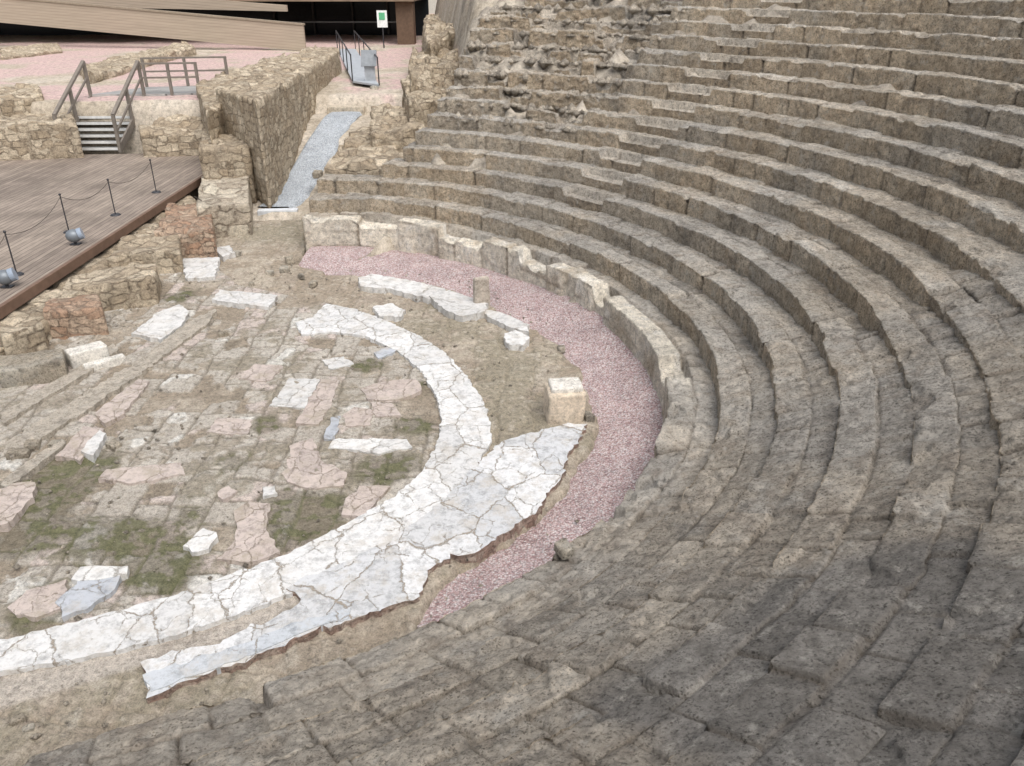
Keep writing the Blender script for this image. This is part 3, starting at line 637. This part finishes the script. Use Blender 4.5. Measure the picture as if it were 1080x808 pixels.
def beam(bm,a,b,w,h):
    a=Vector(a);b=Vector(b); d=b-a
    yaw=math.atan2(d.y,d.x); pit=-math.atan2(d.z,math.hypot(d.x,d.y))
    r=bmesh.ops.create_cube(bm,size=1.)
    M=Matrix.Translation((a+b)/2)@Matrix.Rotation(yaw,4,'Z')@Matrix.Rotation(pit,4,'Y')@Matrix.Diagonal((d.length,w,h,1))
    bmesh.ops.transform(bm,matrix=M,verts=r['verts'])
MAT_pstep=m_plain("pale_step",(.6,.62,.64),.8)
a=U(272,222,.05); b=U(314,221,.05); bm=bmesh.new(); beam(bm,(a[0],a[1],-.03),(b[0],b[1],-.03),.25,.2)
bmobj("threshold_step",bm,[MAT_pstep],"pale stone step at end of gravel passage","step",bev=.01)
a=lb+(lb-la)*.04; b=rb+(rb-ra)*.04; zt=float(zcor(np.array([a[1]]))[0]); bm=bmesh.new(); beam(bm,(a[0]-.1,a[1]+.1,zt+.08),(b[0]+.15,b[1]+.1,zt+.08),.35,.3)
bmobj("threshold_step",bm,[m_stone("tan_step",.5,.5,(.55,.48,.38))],"tan stone step closing the gravel passage","step",bev=.02)
# ---------------------------------------------------------------- stage
ZD=.6
A1=np.array(U(221,180,ZD)); A0=np.array(U(0,322,ZD)); d_=(A1-A0)/np.linalg.norm(A1-A0); n_=np.array([-d_[1],d_[0]]); ang=math.atan2(d_[1],d_[0])
A0=A0-d_*4; 
B1=np.array(U(214,161,ZD)); B0=np.array(U(-220,168,ZD))
MAT_deck=m_wood("stage_planks",(.22,.18,.15),(.30,.25,.205),ang)
MAT_beam=m_plain("dark_reddish_timber",(.17,.11,.08),.6)
poly=[tuple(A0),tuple(A1),tuple(B1),tuple(B0)]
stage=bpy.data.objects.new("wooden_stage",None); col.objects.link(stage); stage["label"]="dark brown plank stage with reddish timber edge"; stage["category"]="stage"
def prism(name,poly,z0,z1,mat,parent=None,**k):
    bm=bmesh.new(); vt=[bm.verts.new((*p,z1)) for p in poly]; vb=[bm.verts.new((*p,z0)) for p in poly]; n=len(poly)
    bm.faces.new(vt); bm.faces.new(vb[::-1])
    for i in range(n): bm.faces.new((vt[i],vb[i],vb[(i+1)%n],vt[(i+1)%n]))
    return bmobj(name,bm,[mat],parent=parent,**k)
prism("deck",poly,ZD-.06,ZD,MAT_deck,stage)
bm=bmesh.new(); o_=-n_*.05; beam(bm,(A0[0]+o_[0],A0[1]+o_[1],ZD-.08),(A1[0]+o_[0],A1[1]+o_[1],ZD-.08),.09,.2); bmobj("edge_beam",bm,[MAT_beam],parent=stage,bev=.006)
bm=bmesh.new(); q=A1+d_*.05; beam(bm,(q[0],q[1],ZD-.08),(B1[0]+.05,B1[1],ZD-.08),.09,.2); bmobj("edge_beam",bm,[MAT_beam],parent=stage,bev=.006)
bm=bmesh.new(); o2=n_*.1; beam(bm,(A0[0]+o2[0],A0[1]+o2[1],.1),(A1[0]+o2[0],A1[1]+o2[1],.1),.05,.8); bmobj("shade_panel",bm,[m_plain("void_shade",(.07,.06,.05),.9)],parent=stage)  # dark sheet below the deck edge, coloured as the shade under the stage
MAT_dm=m_plain("dark_metal",(.06,.06,.065),.45,.4)
MAT_rope=m_plain("dark_rope",(.08,.07,.06),.9)
posts=[]
bpts=[(-30,318),(18,290),(73,245),(122,227),(165,203)]
for (u,v) in bpts: posts.append(U(u,v,ZD))
def mk_post(x,y):
    e=bpy.data.objects.new("barrier_post",None); e.location=(x,y,ZD); col.objects.link(e); e["label"]="thin dark metal barrier post on stage edge"; e["category"]="barrier post"; e["group"]="rope barrier posts on the stage"
    bm=bmesh.new(); bar(bm,(0,0,.02),(0,0,.85),.014); bmobj("pole",bm,[MAT_dm],parent=e)
    bm=bmesh.new(); r=bmesh.ops.create_cone(bm,cap_ends=True,segments=20,radius1=.13,radius2=.1,depth=.03); bmesh.ops.translate(bm,vec=(0,0,.017),verts=r['verts']); bmobj("base_plate",bm,[MAT_dm],parent=e)
    bm=bmesh.new(); r=bmesh.ops.create_uvsphere(bm,u_segments=12,v_segments=8,radius=.028); bmesh.ops.translate(bm,vec=(0,0,.87),verts=r['verts']); bmobj("knob",bm,[MAT_dm],parent=e)
for p in posts: mk_post(*p)
def rope(name,label,cat,pl,r,mat,group=None):
    cu=bpy.data.curves.new(name,'CURVE'); cu.dimensions='3D'; s=cu.splines.new('POLY'); s.points.add(len(pl)-1)
    for i,p in enumerate(pl): s.points[i].co=(*p,1)
    cu.bevel_depth=r; cu.bevel_resolution=1; o=bpy.data.objects.new("t",cu); col.objects.link(o)
    me=bpy.data.meshes.new_from_object(o.evaluated_get(bpy.context.evaluated_depsgraph_get())); bpy.data.objects.remove(o)
    me.materials.clear(); me.materials.append(mat); mkobj(name,me,label,cat,group=group)
for a,b in zip(posts[:-1],posts[1:]):
    pl=[(a[0]+(b[0]-a[0])*t,a[1]+(b[1]-a[1])*t,ZD+.82-.22*4*t*(1-t)) for t in np.linspace(0,1,14)]
    rope("barrier_rope","dark rope sagging between barrier posts","rope",pl,.006,MAT_rope,"ropes between barrier posts")
MAT_lamp=m_plain("grey_lamp_housing",(.2,.22,.24),.4,.3); MAT_glass=m_plain("lamp_glass",(.28,.33,.4),.15)
for u,v in ((80,258),(8,303)):
    x,y=U(u,v,ZD); e=bpy.data.objects.new("spotlight",None); e.location=(x,y,ZD); col.objects.link(e); e["label"]="round grey spotlight mounted on stage edge beam"; e["category"]="spotlight"; e["group"]="stage edge spotlights"
    bm=bmesh.new()
    r=bmesh.ops.create_uvsphere(bm,u_segments=20,v_segments=12,radius=.15); bmesh.ops.transform(bm,matrix=Matrix.Translation((0,0,.2))@Matrix.Rotation(ang-1.2,4,'Z')@Matrix.Diagonal((1.1,.95,.95,1)),verts=r['verts'])
    for f in bm.faces: f.smooth=True
    bmobj("housing",bm,[MAT_lamp],parent=e)
    dr=Vector((math.cos(ang-1.2),math.sin(ang-1.2),.25)).normalized()
    bm=bmesh.new(); bar(bm,Vector((0,0,.2))+dr*.1,Vector((0,0,.2))+dr*.19,.125,20); bmobj("lens",bm,[MAT_glass],parent=e)
    bm=bmesh.new(); bar(bm,(0,0,0),(0,0,.09),.03); box_mesh(bm,(0,0,.012),(.2,.14,.024)); bmobj("bracket",bm,[MAT_dm],parent=e)
# ---------------------------------------------------------------- staircase
st=bpy.data.objects.new("timber_staircase",None); col.objects.link(st); st["label"]="wooden staircase with handrails climbing from the stage"; st["category"]="staircase"
s0=np.array(U(97,161,ZD)); s1=np.array(U(124,101,2.05)); sd_=(s1-s0); run=np.linalg.norm(sd_); sd_/=run; sn=np.array([sd_[1],-sd_[0]]); wS=.95; nst=9
MAT_tread=m_plain("grey_tread",(.16,.16,.155),.7); MAT_nose=m_plain("pale_nosing",(.66,.66,.64),.7); MAT_rail=m_plain("weathered_rail_wood",(.2,.175,.15),.7)
yaw=math.atan2(sd_[1],sd_[0])
for i in range(nst):
    t=(i+.5)/nst; c=s0+sd_*run*t; z=ZD+1.4*(i+1)/nst
    bm=bmesh.new(); box_mesh(bm,(c[0],c[1],z-.05),(run/nst+.02,wS*2,.06),yaw); bmobj("step",bm,[MAT_tread],parent=st,bev=.004)
    c2=c-sd_*(run/nst/2+.015); bm=bmesh.new(); box_mesh(bm,(c2[0],c2[1],z-.035),(.02,wS*2-.02,.08),yaw); bmobj("nosing",bm,[MAT_nose],parent=st)
for sg in (-1,1):
    q0=s0+sn*sg*wS; q1=s1+sn*sg*wS
    bm=bmesh.new(); beam(bm,(q0[0],q0[1],ZD+.1),(q1[0],q1[1],1.95),.06,.26); bmobj("stringer",bm,[MAT_rail],parent=st)
    bm=bmesh.new(); beam(bm,(q0[0],q0[1],ZD+1.2),(q1[0],q1[1],3.2),.11,.09); bmobj("handrail",bm,[MAT_rail],parent=st)
    bm=bmesh.new(); beam(bm,(q0[0],q0[1],ZD+.65),(q1[0],q1[1],2.65),.05,.07); bmobj("middle_rail",bm,[MAT_rail],parent=st)
    for t in (0,.5,1):
        q=q0*(1-t)+q1*t; zb=ZD+1.4*t; bm=bmesh.new(); beam(bm,(q[0],q[1],zb-.1 if t else zb),(q[0]+.001,q[1],zb+1.2),.1,.1); bmobj("post",bm,[MAT_rail],parent=st,bev=.004)
ld=bpy.data.objects.new("timber_landing",None); col.objects.link(ld); ld["label"]="raised timber walkway with railings beside ruins"; ld["category"]="walkway"
L0=s1-sn*wS; L1=s1+sn*wS; e1=L1+np.array([1.9,.3]); e2=e1+np.array([.3,2.4]); e3=L0+sd_*1.9+np.array([1.2,.3])
prism("deck",[tuple(L0),tuple(L1),tuple(e1),tuple(e2),tuple(e3)],2.02,2.1,m_wood("grey_decking",(.30,.30,.29),(.40,.39,.37),0),ld)
def railing(a,b,par,z=2.1,np_=3):
    for h in (1.02,.55):
        bm=bmesh.new(); beam(bm,(a[0],a[1],z+h),(b[0],b[1],z+h),.08,.06); bmobj("rail",bm,[MAT_rail],parent=par)
    for t in np.linspace(0,1,np_):
        x=a[0]+(b[0]-a[0])*t;y=a[1]+(b[1]-a[1])*t; bm=bmesh.new(); beam(bm,(x,y,z-.3),(x+.001,y,z+1.05),.09,.09); bmobj("post",bm,[MAT_rail],parent=par)
railing(L1,e1,ld); railing(e3,e2,ld,np_=3)
for t in (0.3,.9):
    x,y=L1[0]+(e1[0]-L1[0])*t,L1[1]+(e1[1]-L1[1])*t; bm=bmesh.new(); beam(bm,(x,y+.1,.2),(x+.001,y+.1,2.02),.14,.14); bmobj("support",bm,[MAT_rail],parent=ld)
# ---------------------------------------------------------------- background ramp, building
a0_=(-12.2,51.4); a1_=(-34,54.2)
MAT_clad=m_clad("ramp_cladding",(.41,.34,.265))
def vquad(name,pp,thick,mat,parent):
    bm=bmesh.new(); f=[bm.verts.new(p) for p in pp]; b=[bm.verts.new((p[0],p[1]+thick,p[2])) for p in pp]; n=len(pp)
    bm.faces.new(f); bm.faces.new(b[::-1])
    for i in range(n): bm.faces.new((f[i],b[i],b[(i+1)%n],f[(i+1)%n]))
    return bmobj(name,bm,[mat],parent=parent)
rp=bpy.data.objects.new("access_ramp",None); col.objects.link(rp); rp["label"]="long sloping timber clad access ramp"; rp["category"]="ramp"
vquad("parapet",[(a1_[0],a1_[1],3.6),(a0_[0],a0_[1],1.95),(a0_[0],a0_[1],3.35),(a1_[0],a1_[1],5.0)],.25,MAT_clad,rp)
vquad("coping",[(a1_[0],a1_[1]-.06,5.0),(a0_[0]+.05,a0_[1]-.06,3.35),(a0_[0]+.05,a0_[1]-.06,3.45),(a1_[0],a1_[1]-.06,5.1)],.4,m_plain("coping_timber",(.3,.25,.19),.7),rp)
vquad("rear_parapet",[(a1_[0],a1_[1]+2.6,4.3),(a0_[0]-1.5,a0_[1]+2.6,4.0),(a0_[0]-1.5,a0_[1]+2.6,4.35),(a1_[0],a1_[1]+2.6,5.6)],.25,MAT_clad,rp)
bd=bpy.data.objects.new("visitor_building",None); col.objects.link(bd); bd["label"]="dark modern building with deep glazed entrance"; bd["category"]="building"
MAT_dk=m_plain("dark_glazing",(.02,.024,.028),.15); MAT_fr=m_plain("dark_frame",(.08,.075,.07),.5); MAT_fac=m_wood("facade_boards",(.2,.145,.1),(.25,.185,.13),0,.14,False)
bm=bmesh.new(); box_mesh(bm,(-29.2,66,4.2),(46,.3,5.2)); bmobj("glazing",bm,[MAT_dk],parent=bd)
bm=bmesh.new(); box_mesh(bm,(-29.2,61,6.2),(46,9.5,3.4)); bmobj("upper_storey",bm,[MAT_fac],parent=bd)
for x in (-17.6,-14.7,-11.8,-9.2):
    bm=bmesh.new(); box_mesh(bm,(x,65.6,3.2),(.12,.3,2.7)); bmobj("window_frame",bm,[MAT_fr],parent=bd)
bm=bmesh.new(); box_mesh(bm,(-14,65.5,2.9),(12,.2,.1)); bmobj("handrail",bm,[m_plain("light_metal",(.4,.42,.43),.4,.3)],parent=bd)
bm=bmesh.new(); box_mesh(bm,(-6.9,57.4,3.4),(1.1,1.2,3.6)); bmobj("brown_pier",bm,[m_plain("brown_render",(.15,.10,.07),.8)],parent=bd)
x,y,z=UD(403,20,54); sg=bpy.data.objects.new("information_sign",None); sg.location=(x,y,0); col.objects.link(sg); sg["label"]="small white notice board with green emblem on post"; sg["category"]="sign"
bm=bmesh.new(); box_mesh(bm,(0,0,z),(.62,.05,.95)); bmobj("panel",bm,[m_plain("sign_white",(.8,.82,.8),.4)],parent=sg)
bm=bmesh.new(); box_mesh(bm,(0,-.035,z+.15),(.36,.02,.4)); bmobj("emblem",bm,[m_plain("sign_green",(.12,.42,.22),.5)],parent=sg)
bm=bmesh.new(); bar(bm,(0,.02,1.8),(0,.02,z-.4),.04); bmobj("post",bm,[MAT_dm],parent=sg)
x,y=U(391,90,1.95); le=bpy.data.objects.new("information_lectern",None); le.location=(x,y,1.95); col.objects.link(le); le["label"]="grey information stand on pale gravel"; le["category"]="information stand"
bm=bmesh.new(); box_mesh(bm,(0,0,1.02),(.62,.06,.62),0,0,-.35); bmobj("panel",bm,[m_plain("panel_grey",(.28,.3,.32),.35)],parent=le)
bm=bmesh.new(); box_mesh(bm,(0,.04,.4),(.42,.07,.85)); bmobj("stand",bm,[m_plain("stand_grey",(.4,.42,.44),.5)],parent=le)
bm=bmesh.new(); box_mesh(bm,(0,.04,.02),(.6,.4,.04)); bmobj("foot",bm,[MAT_dm],parent=le)
wk=bpy.data.objects.new("metal_walkway",None); col.objects.link(wk); wk["label"]="grey metal walkway with railings over ruins"; wk["category"]="walkway"
w0=U(372,86,2.1);w1=U(400,90,2.1);w2=U(375,52,2.1);w3=U(356,52,2.1)
prism("deck",[w0,w1,w2,w3],2.05,2.12,m_plain("grey_plate",(.42,.45,.48),.5),wk)
def mrail(a,b):
    bm=bmesh.new(); bar(bm,(a[0],a[1],3.1),(b[0],b[1],3.1),.03); bmobj("rail",bm,[MAT_dm],parent=wk)
    for t in np.linspace(0,1,5):
        x=a[0]+(b[0]-a[0])*t;y=a[1]+(b[1]-a[1])*t; bm=bmesh.new(); bar(bm,(x,y,2.1),(x,y,3.1),.025); bmobj("post",bm,[MAT_dm],parent=wk)
mrail(w0,w3); mrail(w1,w2)
rope("power_cable","black power cable lying over low ruins","cable",[(*U(205,208,.9),.92),(*U(222,218,.6),.62),(*U(228,232,.1),.12),(*U(246,238,.05),.06)],.015,MAT_rope)
# ---------------------------------------------------------------- light & camera
w=bpy.data.worlds.new("World"); sc.world=w; w.use_nodes=True; nt=w.node_tree
sky=nt.nodes.new('ShaderNodeTexSky'); sky.sky_type='NISHITA'; sky.sun_disc=False; sky.sun_elevation=math.radians(60); sky.sun_rotation=math.radians(150); sky.dust_density=4; sky.air_density=1.; sky.ozone_density=.6
hs=nt.nodes.new('ShaderNodeHueSaturation'); hs.inputs['Saturation'].default_value=.4; hs.inputs['Value'].default_value=1.3; nt.links.new(sky.outputs[0],hs.inputs['Color'])
bg=nt.nodes['Background']; bg.inputs['Strength'].default_value=.15; nt.links.new(hs.outputs[0],bg.inputs['Color'])
sun=bpy.data.lights.new("sun",'SUN'); sun.energy=2.0; sun.angle=math.radians(60); sun.color=(1,.97,.93)
so=bpy.data.objects.new("sun",sun); col.objects.link(so); so.rotation_euler=(math.radians(30),0,math.radians(30))
cam=bpy.data.cameras.new("camera"); co=bpy.data.objects.new("camera",cam); col.objects.link(co); co.location=(0,0,H); co.rotation_euler=(math.pi/2-PIT,0,0)
cam.sensor_width=36; cam.lens=F/1080*36; cam.clip_end=3000; cam.clip_start=.05; sc.camera=co
sc.view_settings.view_transform='Standard'; sc.view_settings.look='None'; sc.view_settings.exposure=0
